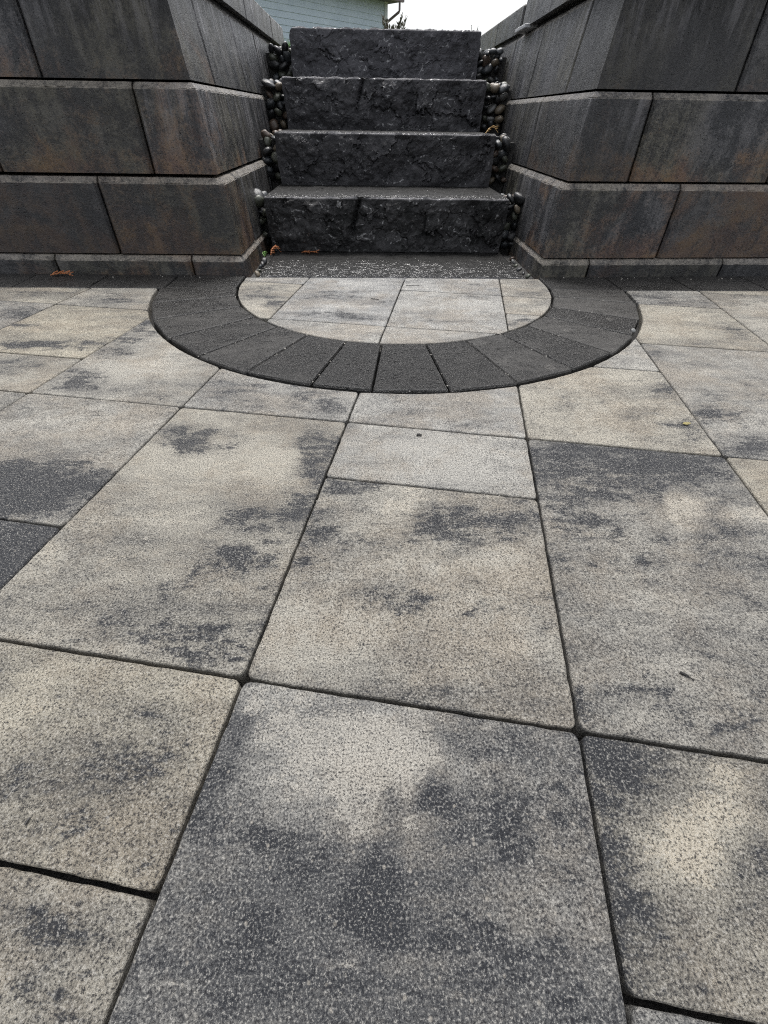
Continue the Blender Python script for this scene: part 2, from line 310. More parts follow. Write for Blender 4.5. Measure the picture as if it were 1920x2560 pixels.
# stains that belong to the stones: centre, two half-axes (ground units), strength (+ darker, - paler)
BLOBS = [(-0.134,0.315,0.153,-0.003,-0.011,0.113,-0.5),(0.048,0.275,0.1,-0.002,0.006,0.116,-0.45),(-0.227,0.387,0.097,-0.002,-0.008,0.049,-0.2),(0.256,0.22,0.144,-0.003,0.038,0.167,0.12),(0.318,0.108,0.105,-0.002,0.061,0.198,0.1),(0.081,0.192,0.084,-0.002,0.003,0.032,0.45),(0.015,0.128,0.026,-0.001,0.002,0.081,0.55),(-0.02,0.064,0.041,-0.001,-0.0,0.051,0.5),(0.118,0.191,0.037,-0.001,0.002,0.016,0.5),(0.046,0.233,0.019,-0.0,0.002,0.052,-0.3),(0.044,0.185,0.055,-0.001,0.001,0.031,-0.3),(-0.335,0.232,0.047,-0.001,-0.029,0.107,0.3),(-0.327,0.358,0.037,-0.001,-0.018,0.074,0.3),(-0.218,0.119,0.103,-0.002,-0.021,0.111,0.1),(-0.04,0.21,0.056,-0.001,-0.001,0.05,-0.2),(-0.044,0.047,0.04,-0.001,-0.001,0.024,0.4),(0.147,0.019,0.111,-0.003,0.01,0.059,0.15),(-0.521,0.323,0.111,-0.002,-0.028,0.07,0.22),(-0.65,0.247,0.104,-0.002,-0.032,0.061,0.12),(-0.786,0.367,0.083,-0.002,-0.05,0.085,-0.15),(-0.364,0.421,0.066,-0.001,-0.009,0.034,0.0),(-0.484,0.125,0.12,-0.003,-0.018,0.042,0.1),(-0.549,0.041,0.086,-0.002,-0.013,0.023,0.3),(-0.534,-0.013,0.067,-0.002,-0.012,0.021,0.25),(0.504,0.232,0.068,-0.001,0.056,0.13,0.3),(0.619,0.264,0.152,-0.003,0.029,0.055,0.25),(0.611,0.158,0.102,-0.002,0.021,0.038,-0.6),(0.747,0.194,0.077,-0.002,0.027,0.041,-0.6),(0.745,0.252,0.09,-0.002,0.014,0.022,-0.3),(0.594,0.095,0.061,-0.001,0.019,0.034,-0.55),(0.494,0.071,0.051,-0.001,0.019,0.039,-0.2),(0.435,0.072,0.034,-0.001,0.062,0.143,0.35),(0.505,0.011,0.072,-0.002,0.031,0.059,0.15),(0.5,-0.042,0.061,-0.001,0.014,0.026,-0.2),(0.681,0.08,0.043,-0.001,0.041,0.061,0.25),(0.906,1.289,0.298,-0.003,0.065,0.16,0.55),(1.258,1.317,0.209,-0.002,0.054,0.096,0.35),(0.708,1.004,0.145,-0.002,0.044,0.12,0.4),(0.774,0.856,0.09,-0.001,0.022,0.05,0.3),(0.943,0.834,0.134,-0.002,0.037,0.069,0.35),(1.085,1.023,0.066,-0.001,0.047,0.085,-0.7),(1.028,1.023,0.023,-0.0,0.065,0.124,0.5),(1.308,1.02,0.083,-0.001,0.032,0.048,-0.6),(0.978,0.843,0.06,-0.001,0.038,0.07,-0.4),(1.167,0.954,0.112,-0.001,0.042,0.067,0.2),(1.192,0.87,0.092,-0.001,0.055,0.083,0.15),(0.77,0.632,0.132,-0.002,0.039,0.079,-0.15),(0.971,0.614,0.092,-0.001,0.048,0.077,0.1),(0.701,0.38,0.244,-0.005,0.029,0.055,0.3),(0.61,0.425,0.091,-0.002,0.032,0.071,0.15),(-0.117,1.213,0.122,-0.001,-0.002,0.039,0.65),(-0.012,1.158,0.102,-0.001,-0.0,0.037,0.4),(0.105,1.119,0.101,-0.001,0.004,0.065,-0.45),(0.431,1.141,0.103,-0.001,0.007,0.031,0.1),(0.307,1.009,0.176,-0.002,0.008,0.051,0.7),(0.202,0.934,0.092,-0.001,0.005,0.047,0.6),(0.35,0.901,0.106,-0.001,0.007,0.037,0.45),(0.489,1.03,0.032,-0.0,0.031,0.123,0.3),(0.422,0.822,0.065,-0.001,0.016,0.068,-0.45),(-0.181,0.949,0.077,-0.001,-0.008,0.088,0.3),(-0.128,0.849,0.116,-0.002,-0.004,0.069,0.35),(-0.237,0.795,0.042,-0.001,-0.01,0.074,0.25),(0.118,1.057,0.065,-0.001,0.002,0.034,-0.3),(-0.196,1.122,0.03,-0.0,-0.007,0.078,-0.1),(0.041,0.69,0.133,-0.002,0.001,0.029,0.55),(0.159,0.673,0.04,-0.001,0.002,0.024,0.5),(0.285,0.633,0.065,-0.001,0.004,0.021,0.5),(0.423,0.768,0.085,-0.001,0.004,0.018,0.35),(0.464,0.622,0.026,-0.0,0.028,0.093,0.3),(0.113,0.592,0.035,-0.001,0.002,0.02,0.4),(-0.134,0.562,0.159,-0.003,-0.007,0.085,-0.15),(0.338,0.477,0.117,-0.002,0.019,0.076,-0.2),(0.382,0.386,0.066,-0.001,0.006,0.022,0.15),(-0.122,0.417,0.133,-0.002,-0.002,0.022,0.1),(-0.717,1.495,0.175,-0.001,-0.027,0.094,0.5),(-0.831,1.548,0.099,-0.001,-0.024,0.074,0.3),(-0.221,1.407,0.076,-0.001,-0.019,0.212,0.5),(-0.366,1.492,0.118,-0.001,-0.01,0.072,0.1),(-0.446,1.301,0.18,-0.002,-0.03,0.158,-0.25),(-0.489,1.1,0.082,-0.001,-0.018,0.076,0.4),(-0.336,1.063,0.097,-0.001,-0.012,0.073,0.35),(-0.245,1.11,0.066,-0.001,-0.028,0.25,0.4),(-0.482,0.826,0.113,-0.002,-0.012,0.047,0.55),(-0.356,0.833,0.086,-0.001,-0.008,0.042,0.4),(-0.512,0.996,0.093,-0.001,-0.012,0.045,0.25),(-0.287,0.761,0.055,-0.001,-0.018,0.109,0.3),(-0.69,0.935,0.15,-0.002,-0.031,0.086,-0.15),(-0.847,1.275,0.106,-0.001,-0.034,0.089,-0.25),(-1.04,1.277,0.105,-0.001,-0.041,0.089,0.1),(-0.71,0.641,0.215,-0.003,-0.027,0.061,0.15),(-0.458,0.554,0.168,-0.003,-0.02,0.069,0.35),(-0.609,0.544,0.178,-0.003,-0.021,0.054,0.2),(-0.891,0.63,0.124,-0.002,-0.02,0.037,0.1),(-0.91,0.787,0.137,-0.002,-0.037,0.073,-0.1),(-1.219,1.223,0.256,-0.002,-0.063,0.114,0.7),(-1.291,1.121,0.162,-0.002,-0.064,0.103,0.6),(-1.02,1.094,0.129,-0.001,-0.037,0.075,0.5),(-1.408,1.339,0.143,-0.001,-0.038,0.062,0.3),(-1.197,1.533,0.195,-0.001,-0.053,0.111,-0.2),(-1.516,1.684,0.165,-0.001,-0.047,0.082,-0.1),(-0.972,1.366,0.073,-0.001,-0.054,0.131,0.1),(-1.127,0.901,0.174,-0.002,-0.103,0.172,0.9),(-1.112,0.808,0.096,-0.001,-0.046,0.074,0.7),(-1.015,0.88,0.029,-0.0,-0.044,0.081,-0.2),(-0.768,1.996,0.07,-0.0,-0.041,0.159,0.2),(-0.561,1.898,0.045,-0.0,-0.024,0.123,0.25),(-0.373,1.851,0.045,-0.0,-0.012,0.095,0.3),(-0.188,1.762,0.066,-0.0,-0.007,0.112,0.55),(-0.269,1.945,0.093,-0.0,-0.004,0.05,0.2),(-0.675,1.807,0.132,-0.0,-0.013,0.054,0.25),(0.032,1.805,0.112,-0.0,0.002,0.14,0.15),(0.442,1.849,0.229,-0.001,0.024,0.146,0.05),(0.234,1.388,0.229,-0.002,0.014,0.136,-0.15),(0.444,1.293,0.147,-0.001,0.019,0.093,-0.1),(-0.012,1.525,0.08,-0.0,-0.0,0.113,-0.05),(1.246,1.693,0.055,-0.0,0.02,0.042,0.5),(1.115,1.802,0.023,-0.0,0.013,0.032,0.5),(1.508,1.894,0.083,-0.0,0.11,0.207,0.4),(1.432,1.554,0.073,-0.0,0.068,0.118,0.45),(0.888,1.674,0.022,-0.0,0.076,0.221,0.25),(1.062,1.673,0.153,-0.001,0.071,0.174,-0.2),(1.071,1.994,0.146,-0.0,0.039,0.106,-0.2),(1.675,1.67,0.177,-0.001,0.054,0.085,0.4),(1.571,1.445,0.141,-0.001,0.047,0.071,0.5),(1.643,1.8,0.069,-0.0,0.056,0.093,0.35),(1.801,1.943,0.146,-0.0,0.065,0.104,0.2),(1.847,2.277,0.163,0.0,0.074,0.129,-0.1),(2.398,2.7,0.093,0.001,0.065,0.098,0.45),(2.071,2.951,0.164,0.002,0.101,0.19,-0.2),(2.159,3.461,0.223,0.003,0.046,0.094,0.4),(2.363,3.298,0.18,0.002,0.049,0.088,0.3),(2.378,2.866,0.097,0.001,0.084,0.135,0.1),(2.982,3.473,0.151,0.002,0.065,0.096,0.2),(-1.46,2.832,0.119,0.001,-0.066,0.173,0.45),(-1.453,2.528,0.123,0.001,-0.06,0.145,0.45),(-1.462,2.362,0.104,0.0,-0.028,0.064,0.45),(-1.489,2.047,0.117,-0.0,-0.053,0.107,0.5),(-1.566,1.972,0.137,-0.0,-0.032,0.06,0.4),(-1.064,1.853,0.133,-0.0,-0.021,0.056,0.3),(-1.165,2.331,0.155,0.0,-0.045,0.129,-0.25),(-1.25,2.154,0.147,0.0,-0.046,0.115,-0.2),(-1.614,2.154,0.048,0.0,-0.029,0.056,0.2),(-1.788,2.492,0.295,0.001,-0.036,0.069,0.5),(-2.029,2.491,0.16,0.001,-0.032,0.055,0.3),(-2.094,2.911,0.24,0.002,-0.072,0.133,-0.1),(-1.938,2.21,0.147,0.0,-0.028,0.046,0.4),(-1.769,2.047,0.116,-0.0,-0.031,0.052,0.1),(-1.95,3.398,0.135,0.002,-0.05,0.112,0.4),(-1.814,3.571,0.106,0.002,-0.029,0.072,-0.2),(-2.451,3.446,0.204,0.003,-0.037,0.067,0.3),(-2.325,2.996,0.183,0.002,-0.043,0.073,0.5),(-2.283,2.825,0.117,0.001,-0.03,0.05,0.6),(-2.529,3.182,0.127,0.002,-0.048,0.08,0.3),(-1.909,3.63,0.215,0.004,-0.025,0.061,-0.3),(-0.887,3.587,0.181,0.003,-0.009,0.048,0.5),(-0.819,3.415,0.139,0.002,-0.01,0.056,0.4),(-0.663,3.309,0.102,0.001,-0.01,0.064,0.5),(-0.714,3.206,0.066,0.001,-0.01,0.061,0.4),(-0.804,3.155,0.098,0.001,-0.011,0.06,-0.3),(-0.231,3.539,0.217,0.004,-0.002,0.048,0.35),(-0.295,3.423,0.211,0.003,-0.004,0.056,0.4),(0.089,3.267,0.205,0.003,0.001,0.053,0.3),(-0.334,3.036,0.192,0.002,-0.005,0.056,0.5),(-0.013,2.967,0.19,0.002,-0.0,0.045,0.5),(0.128,3.43,0.106,0.002,0.001,0.045,0.3),(-0.089,3.725,0.189,0.004,-0.001,0.065,-0.3),(-0.148,3.213,0.235,0.003,-0.002,0.062,-0.5),(0.506,3.326,0.175,0.002,0.027,0.226,-0.15),(0.511,3.673,0.227,0.004,0.007,0.064,0.2),(0.699,3.438,0.216,0.003,0.007,0.046,0.3),(0.423,2.892,0.188,0.002,0.005,0.044,0.35),(1.184,3.503,0.11,0.002,0.016,0.059,0.35),(1.033,2.941,0.064,0.001,0.015,0.054,0.5),(0.947,2.853,0.038,0.0,0.013,0.052,0.4),(1.138,3.335,0.106,0.001,0.018,0.066,-0.3),(-0.161,2.722,0.237,0.002,-0.003,0.064,-0.3),(0.368,2.671,0.266,0.002,0.007,0.063,-0.3)]

def slab_mesh(P, zt, gap=.0043, bev=.0055, cell=.03, r=.020, seed=0.0, tone=.3, warm=.5, thick=.16, jit=.0020, tilt=(0, 0), extra=None):
    P = inset(P, gap); P = round_corners(P, r); P = densify(P, .02, jit, seed); P0 = inset(P, 0)
    c = Vector((sum(p[0] for p in P) / len(P), sum(p[1] for p in P) / len(P)))
    bm = bmesh.new()
    rings = []
    for d, z in ((0, zt - thick), (0, zt - bev * 1.1), (bev * .35, zt - bev * .35), (bev * 1.1, zt)):
        rings.append([bm.verts.new((p[0], p[1], z)) for p in inset(P0, d)])
    for a, b in zip(rings, rings[1:]):
        for k in range(len(a)): 
            try: bm.faces.new((a[k], a[(k + 1) % len(a)], b[(k + 1) % len(a)], b[k]))
            except ValueError: pass
    top = bm.faces.new(rings[-1])
    tf = bmesh.ops.triangulate(bm, faces=[top])['faces']
    xs = [p[0] for p in P]; ys = [p[1] for p in P]
    geom_faces = tf
    for axis, lo, hi in ((0, min(xs), max(xs)), (1, min(ys), max(ys))):
        k = math.ceil(lo / cell)
        while k * cell < hi:
            co = Vector((k * cell, 0, 0)) if axis == 0 else Vector((0, k * cell, 0)); no = Vector((1, 0, 0)) if axis == 0 else Vector((0, 1, 0))
            fs = [f for f in bm.faces if abs(f.normal.z if f.normal.length else 1) > .9 and all(abs(v.co.z - zt) < 1e-5 for v in f.verts)]
            g = list({e for f in fs for e in f.edges} | {v for f in fs for v in f.verts}) + fs
            bmesh.ops.bisect_plane(bm, geom=g, plane_co=co, plane_no=no, dist=1e-6)
            bm.normal_update(); k += 1
    ls, lt, lw = (bm.verts.layers.float.new(n) for n in ('stain', 'tone', 'warm'))
    mine = []
    for b in BLOBS:
        if inside((b[0], b[1]), P):
            det = b[2] * b[5] - b[3] * b[4]
            if abs(det) > 1e-9: mine.append((b, det))
    for v in bm.verts:
        s = 0.0
        wx = v.co.x + .045 * noise.noise(v.co * 7 + Vector((seed, 0, 0))) + .03 * noise.noise(v.co * 21 + Vector((seed, 0, 0))); wy = v.co.y + .04 * noise.noise(v.co * 7 + Vector((0, seed, 3))) + .025 * noise.noise(v.co * 21 + Vector((0, seed, 3)))
        for b, det in mine:
            dx, dy = wx - b[0], wy - b[1]
            a1 = (dx * b[5] - dy * b[4]) / det; a2 = (dy * b[2] - dx * b[3]) / det; q = a1 * a1 + a2 * a2
            if q < 6: s += b[6] * math.exp(-.5 * q * q * .6 - .15 * q)
        v[ls] = max(-.9, min(1.1, s)); v[lt] = tone; v[lw] = warm
        dx, dy = v.co.x - c.x, v.co.y - c.y
        v.co.z += tilt[0] * dx + tilt[1] * dy + .0016 * noise.noise(Vector((v.co.x * 3, v.co.y * 3, seed))) * (1 if v.co.z > zt - .1 else 0)
    return bm, (c.x, c.y, zt)

# ---------------------------------------------------------------- patio
patio = tag(empty('patio', (0, 0, 0)), kind='structure')
bedm = bmesh.new()
for (x0, x1, y0, y1) in ((-90, 90, -120, 4.3),):
    bedm.faces.new([bedm.verts.new(p) for p in ((x0, y0, -.062), (x1, y0, -.062), (x1, y1, -.062), (x0, y1, -.062))])
o = link('ground', bedm, SAND); tag(o, kind='structure')
# (column start, j0, j1, tone, warm, label)
KNOWN = [(-1, -2, 1, .82, .35, 'grey paver with pale upper left corner and black flecks'), (-1, 1, 3, .24, .62, 'pale paver with black smudges along its far side'),
 (-1, 3, 4, .13, .35, 'small pale grey half paver'), (-1, 4, 7, .15, .3, None), (-1, 7, 9, .08, .25, None), (-1, 9, 11, .15, .15, None),
 (-3, 0, 1, .36, .9, 'warm tan paver'), (-3, -2, 0, .42, .75, None), (-3, 1, 4, .22, .7, 'long pale paver with dark smudges on its right side'), (-3, 4, 7, .17, .35, None), (-3, 7, 11, .18, .1, None),
 (1, -1, 0, .5, .3, None), (1, 0, 1, .72, .8, 'charcoal paver with cream blotches'), (1, 1, 4, .46, .55, 'long paver charcoal at its far end'), (1, 4, 6, .12, .75, 'cream paver'), (1, 6, 8, .12, .4, None), (1, 9, 11, .22, .6, None), (1, 8, 9, .2, .6, None),
 (3, 0, 2, .3, .7, None), (3, 2, 4, .15, .9, 'pinkish pale paver'), (3, 4, 7, .3, .45, None), (3, 7, 9, .15, .8, 'cream paver beside the dark ring'), (3, 9, 11, .28, .4, None),
 (5, 2, 5, .3, .6, None), (5, 5, 7, .25, .6, None), (5, 7, 10, .27, .6, None), (5, 10, 12, .1, .8, None),
 (-5, 2, 4, .2, .5, 'pale paver with a charcoal near end'), (-5, -1, 2, .35, .3, 'charcoal paver at the left'), (-5, 4, 7, .22, .55, None), (-5, 7, 9, .2, .7, None),
 (-7, 4, 5, .25, .7, None), (-7, 2, 4, .2, .6, None), (-7, 5, 7, .24, 1.0, 'tan brown paver'), (-7, 7, 9, .3, .6, None), (-9, 5, 7, .4, .4, None), (-9, 7, 9, .3, .8, None), (-9, 3, 5, .3, .6, None)]
used = {}
for c0, j0, j1, *_ in KNOWN:
    for j in range(j0, j1): used[(c0, j)] = True
rng = random.Random(3); cells = list(KNOWN)
for c0 in range(-13, 14, 2):
    j = -4
    while j < 12:
        if used.get((c0, j)): j += 1; continue
        L = 1
        want = rng.choice((1, 2, 2, 3, 3))
        while L < want and not used.get((c0, j + L)) and j + L < 12: L += 1
        cells.append((c0, j, j + L, rng.uniform(.12, .4), rng.uniform(.2, .9), None)); j += L
def add_paver(P, sd, tone, warm, lab, mat=None, **kw):
    if len(P) < 3 or abs(area(P)) < .003: return
    if area(P) < 0: P = P[::-1]
    near = min(p[1] for p in P) < 3 and max(abs(p[0]) for p in P) < 3
    bm, c = slab_mesh(P, 0.0 + kw.pop('dz', 0), seed=sd, tone=tone, warm=warm, cell=.03 if near else .06, tilt=(rng.uniform(-.002, .002), rng.uniform(-.002, .002)), **kw)
    o = link('paver', bm, mat or PAV, patio, c)
    if lab: o['label'] = lab
    return o
sd = 0
for c0, j0, j1, tone, warm, lab in cells:
    sd += 1.7
    P = [gp(c0, j0), gp(c0 + 2, j0), gp(c0 + 2, j1), gp(c0, j1)]
    cx_ = sum(p[0] for p in P) / 4; cy_ = sum(p[1] for p in P) / 4
    if abs(cx_) > 5 or cy_ < -1.6: continue
    big = None
    Q = clip_half(P, 0, 1, BY)
    if len(Q) >= 3:
        for piece in minus_disc(Q, RO): add_paver(piece, sd, tone, warm, lab)
    I = clip_half(P, 0, 1, 3.925)
    if len(I) >= 3:
        I = and_disc(I, RI)
        if len(I) >= 3: add_paver(I, sd + .5, tone, warm, None, dz=.0)
# dark ring of tapered pavers
ANG = [-175.2, -163.5, -152.1, -140.5, -129.2, -117.8, -105.8, -95.9, -83.7, -72, -60.1, -48.5, -37.2, -26.9, -15.2, -4.85]
def pol(r, a): return (CX + r * math.cos(math.radians(a)), CY + r * math.sin(math.radians(a)))
for k, (a0, a1) in enumerate(zip(ANG, ANG[1:])):
    P = [pol(RI + .012, a0)]; q_ = rng.uniform(-.008, .006); P += [pol(RO - .012 + q_, a0), pol(RO - .012 + q_, a1)]; P += [pol(RI + .012, a1)]
    if k in (0, len(ANG) - 2): P = clip_half(P, 0, 1, BY)
    add_paver(P, 200 + k * 3.1, -.15 + .7 * rng.random() + (.12 if 5 <= k <= 8 else 0), 0, None, RING, gap=.0042, bev=.013, dz=.006, r=.01).name = 'ring_paver'
# border course along the wall, wetness and shade in its colour, its pieces square to the wall
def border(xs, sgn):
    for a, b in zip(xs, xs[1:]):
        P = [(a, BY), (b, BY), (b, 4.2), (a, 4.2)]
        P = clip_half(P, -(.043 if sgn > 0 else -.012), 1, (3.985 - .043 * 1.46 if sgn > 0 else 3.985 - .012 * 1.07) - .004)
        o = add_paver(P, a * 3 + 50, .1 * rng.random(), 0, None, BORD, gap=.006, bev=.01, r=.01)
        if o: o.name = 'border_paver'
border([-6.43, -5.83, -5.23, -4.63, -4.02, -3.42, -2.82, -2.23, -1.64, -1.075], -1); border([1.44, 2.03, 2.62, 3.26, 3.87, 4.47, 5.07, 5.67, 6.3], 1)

# ---------------------------------------------------------------- retaining walls
def wall_block(face, levels, depth, parent, name='wall_block', mat=None, seed=0.0, vb=.018, rust=0.0, bloom=0.0, lum=0.0, label=None, cell=.045):
    """face: plan polyline of the front (left to right seen from outside); levels: [(setback, z)...]; a prism with a battered face and a chamfered top"""
    pts = [Vector(p) for p in face]
    def normal(a, b): d = (b - a).normalized(); return Vector((-d.y, d.x))      # points into the wall
    segs = [normal(pts[k], pts[k + 1]) for k in range(len(pts) - 1)]
    # face path with its two vertical end chamfers
    d0 = (pts[1] - pts[0]).normalized(); d1 = (pts[-1] - pts[-2]).normalized()
    # list of (point, inward direction)
    path = [(pts[0] + segs[0] * vb, segs[0]), (pts[0] + d0 * vb, segs[0])]
    for k in range(1, len(pts) - 1):
        m = (segs[k - 1] + segs[k]); m = m / (m.dot(segs[k]))
        path.append((pts[k], m))
    path += [(pts[-1] - d1 * vb, segs[-1]), (pts[-1] + segs[-1] * vb, segs[-1])]
    fine = []
    for k in range(len(path) - 1):
        (a, na), (b, nb) = path[k], path[k + 1]; n = max(1, int((b - a).length / cell))
        for i in range(n): t = i / n; fine.append((a.lerp(b, t), na.lerp(nb, t)))
    fine.append(path[-1])
    zs = []
    for k in range(len(levels) - 1):
        (s0, z0), (s1, z1) = levels[k], levels[k + 1]; n = max(1, int((z1 - z0) / cell)) if k < len(levels) - 2 or len(levels) == 2 else 2
        for i in range(n): t = i / n; zs.append((s0 + (s1 - s0) * t, z0 + (z1 - z0) * t))
    zs.append(levels[-1])
    if len(levels) > 2:
        (sa, za), (sb, zb_) = levels[-3], levels[-2]; e = .006; t = (zb_ - e - za) / (zb_ - za); zs.append((sa + (sb - sa) * t, zb_ - e)); (sc_, zc2) = levels[-1]; zs.append((sb + (sc_ - sb) * .12, zb_ + (zc2 - zb_) * .12)); zs.sort(key=lambda q: q[1])
    back = []
    for k in range(len(pts) - 1, -1, -1):
        m = segs[0] if k == 0 else segs[-1] if k == len(pts) - 1 else (segs[k - 1] + segs[k]) / ((segs[k - 1] + segs[k]).dot(segs[k]))
        back.append(pts[k] + m * depth)
    bm = bmesh.new(); lr, lb, le, ll = (bm.verts.layers.float.new(n) for n in ('rust', 'bloom', 'edge', 'lum'))
    rows = []; z0, z1 = levels[0][1], levels[-1][1]; nb_ = len(back)
    zt = levels[-2][1] if len(levels) > 2 else z1
    for s, z in zs:
        row = []
        for k, (p, n) in enumerate(fine):
            j = .0035 * noise.noise(Vector((p.x * 14, p.y * 14, z * 14 + seed))) 
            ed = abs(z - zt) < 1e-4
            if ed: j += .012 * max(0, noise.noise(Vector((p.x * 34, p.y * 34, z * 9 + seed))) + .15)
            q = p + n * (s + j)
            v = bm.verts.new((q.x, q.y, z + (.006 * noise.noise(Vector((p.x * 30, p.y * 30, seed))) if ed else 0)))
            h = (z - z0) / (z1 - z0)
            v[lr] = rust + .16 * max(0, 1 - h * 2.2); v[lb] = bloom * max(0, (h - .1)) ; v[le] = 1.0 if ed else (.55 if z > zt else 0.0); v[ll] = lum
            row.append(v)
        for p in back:
            v = bm.verts.new((p.x, p.y, z)); v[lr] = rust; row.append(v)
        rows.append(row)
    n = len(rows[0])
    for a, b in zip(rows, rows[1:]):
        for k in range(n): bm.faces.new((a[k], a[(k + 1) % n], b[(k + 1) % n], b[k]))
    bm.faces.new(rows[0][::-1]); bm.faces.new(rows[-1])
    c = sum((Vector((v.co.x, v.co.y, 0)) for v in rows[0]), Vector((0, 0, 0))) / n; c.z = z0
    o = link(name, bm, mat or BLOCK, parent, c)
    if label: o['label'] = label
    return o
wallL = tag(empty('retaining_wall', (-1.5, 4.2, 0)), 'weathered concrete block retaining wall turning a corner at the left of the stone steps', 'wall', 'block retaining walls')
wallR = tag(empty('retaining_wall', (1.9, 4.2, 0)), 'weathered concrete block retaining wall turning a corner at the right of the stone steps', 'wall', 'block retaining walls')
# course: corner (x,y at z0), z0, z face top, z top, batter over the face, extra setback of the chamfer
CL = [((-1.068, 3.982), -.09, .098, .128, .012, .03), ((-1.098, 4.05), .138, .60, .634, .038, .03), ((-1.19, 4.14), .655, 1.118, 1.150, .036, .03), ((-1.262, 4.222), 1.164, 1.655, 1.68, .07, .02)]
CR = [((1.452, 3.982), -.09, .090, .120, .006, .03), ((1.478, 4.05), .128, .592, .626, .032, .03), ((1.556, 4.14), .640, 1.108, 1.140, .030, .03), ((1.626, 4.222), 1.155, 1.655, 1.68, .065, .02)]
# joint positions: front face x, side face y
JL = [([-6.2, -4.92, -3.79, -2.654, -1.516], [5.35, 6.6]), ([-6.5, -5.4, -4.3, -3.26, -2.113], [4.64, 5.9, 7.1]), ([-6.3, -5.1, -4.0, -2.83, -1.672], [5.26, 6.42, 7.6, 8.6]), ([-6.3, -5.35, -4.25, -3.3, -2.294], [4.88, 6.10, 7.18, 8.42, 9.6])]
JR = [([1.88, 3.09, 4.25, 5.4, 6.5], [5.3, 6.6]), ([2.49, 3.65, 4.8, 6.1], [4.69, 5.9, 7.1]), ([2.056, 3.22, 4.35, 5.5, 6.6], [5.4, 6.62, 7.7, 8.6]), ([2.686, 3.8, 4.9, 6.2], [4.93, 6.2, 7.42, 8.6, 9.75])]
RUST_L = [{0: .10}, {0: .10, 1: .14, 2: .1}, {0: .15, 1: .08}, {0: .06, 1: .14}]
sd = 400
g_ = .0075
for side, parent, CC, JJ in ((-1, wallL, CL, JL), (1, wallR, CR, JR)):
    for k, (c, (fx, sy)) in enumerate(zip(CC, JJ)):
        (cx_, cy_), z0, zf, zt, bat, ch = c; lv = [(0, z0), (bat, zf), (bat + ch, zt)]
        if k == 3: lv = [(0, z0), (bat, zf), (bat + ch, zt)]
        sl = (.043 if side > 0 else -.012)
        fy = lambda x: cy_ + sl * (x - cx_)
        sx = (lambda y: cx_ + (.018 * (y - cy_) if k == 3 else .004 * (y - cy_))) if side > 0 else (lambda y: cx_)
        rs = .0 if k == 0 else (.04, .04, .02, -.02)[k]
        lowrust = (.10, .12, .05, .0)[k] if side < 0 else (.04, .09, .0, -.06)[k]
        # corner block
        sd += 11
        if side < 0:
            jx = fx[-1] + g_; jy = sy[0] - g_
            wall_block([(jx, fy(jx)), (cx_, cy_), (sx(jy), jy)], lv, .34, parent, seed=sd, rust=lowrust, bloom=.35 if k > 1 else .0)
            fr = list(zip(fx, fx[1:])); 
            for a, b in fr: sd += 7; wall_block([(a + g_, fy(a)), (b - g_, fy(b))], lv, .34, parent, seed=sd, rust=lowrust)
            for a, b in zip(sy, sy[1:]): sd += 7; wall_block([(sx(a), a + g_), (sx(b), b - g_)], lv, .34, parent, seed=sd, rust=rs - .12, bloom=1.0 if k == 3 else .45)
        else:
            jx = fx[0] - g_; jy = sy[0] - g_
            wall_block([(sx(jy), jy), (cx_, cy_), (jx, fy(jx))], lv, .34, parent, seed=sd, rust=lowrust, bloom=.3 if k > 1 else .0)
            for a, b in zip(fx, fx[1:]): sd += 7; wall_block([(a + g_, fy(a)), (b - g_, fy(b))], lv, .34, parent, seed=sd, rust=lowrust)
            for a, b in zip(sy, sy[1:]): sd += 7; wall_block([(sx(b), b - g_), (sx(a), a + g_)], lv, .34, parent, seed=sd, rust=rs - .16, bloom=.7 if k == 3 else .3)
# cap course, standing a little proud of the face
zc = 1.712
lvL = [(0, zc), (.012, 1.915), (.03, 1.93)]
def capL(a, b, **kw):
    wall_block([(-1.288, a + g_), (-1.288, b - g_)], lvL, .5, wallL, 'cap_block', seed=a * 9, rust=-.2, bloom=1.5, **kw)
wall_block([(-2.3 + g_, 4.25), (-1.288, 4.24), (-1.288, 5.5 - g_)], lvL, .5, wallL, 'cap_block', seed=3, rust=-.1, bloom=1)
for a, b in ((5.5, 6.72), (6.72, 8.36), (8.36, 9.45)): capL(a, b)
for a, b in zip([-6.3, -5.3, -4.3, -3.3, -2.3], [-5.3, -4.3, -3.3, -2.3]): pass
for a in (-6.3, -5.3, -4.3, -3.3): wall_block([(a + g_, 4.25 - .012 * a), (a + 1 - g_, 4.25 - .012 * (a + 1))], lvL, .5, wallL, 'cap_block', seed=a, rust=-.1, bloom=1)
# right: full height blocks up to y 7.1, then the lower caps
lvR = [(0, zc), (.035, 2.16), (.06, 2.19)]; lvr = [(0, zc), (.012, 1.915), (.02, 1.925)]
wall_block([(1.66, 5.45 - g_), (1.63, 4.24), (2.7 - g_, 4.29)], lvR, .5, wallR, 'cap_block', seed=5, rust=-.12, bloom=.7)
wall_block([(1.70, 7.08), (1.66, 5.45 + g_)], lvR, .5, wallR, 'cap_block', seed=15, rust=-.2, bloom=.9)
for a in (2.7, 3.7, 4.7, 5.7): wall_block([(a + g_, 4.29 + .043 * (a - 2.7)), (a + 1 - g_, 4.29 + .043 * (a - 1.7))], lvR, .5, wallR, 'cap_block', seed=a, rust=-.1, bloom=.7)
for a, b in ((7.30, 8.62), (8.62, 9.9)): wall_block([(1.735, b - g_), (1.735, a + g_)], lvr, .5, wallR, 'cap_block', seed=a * 3, rust=-.25, bloom=.2)
wall_block([(1.80, 7.30), (1.80, 7.10)], lvr, .4, wallR, 'cap_block', seed=77, rust=-.25, bloom=.1)
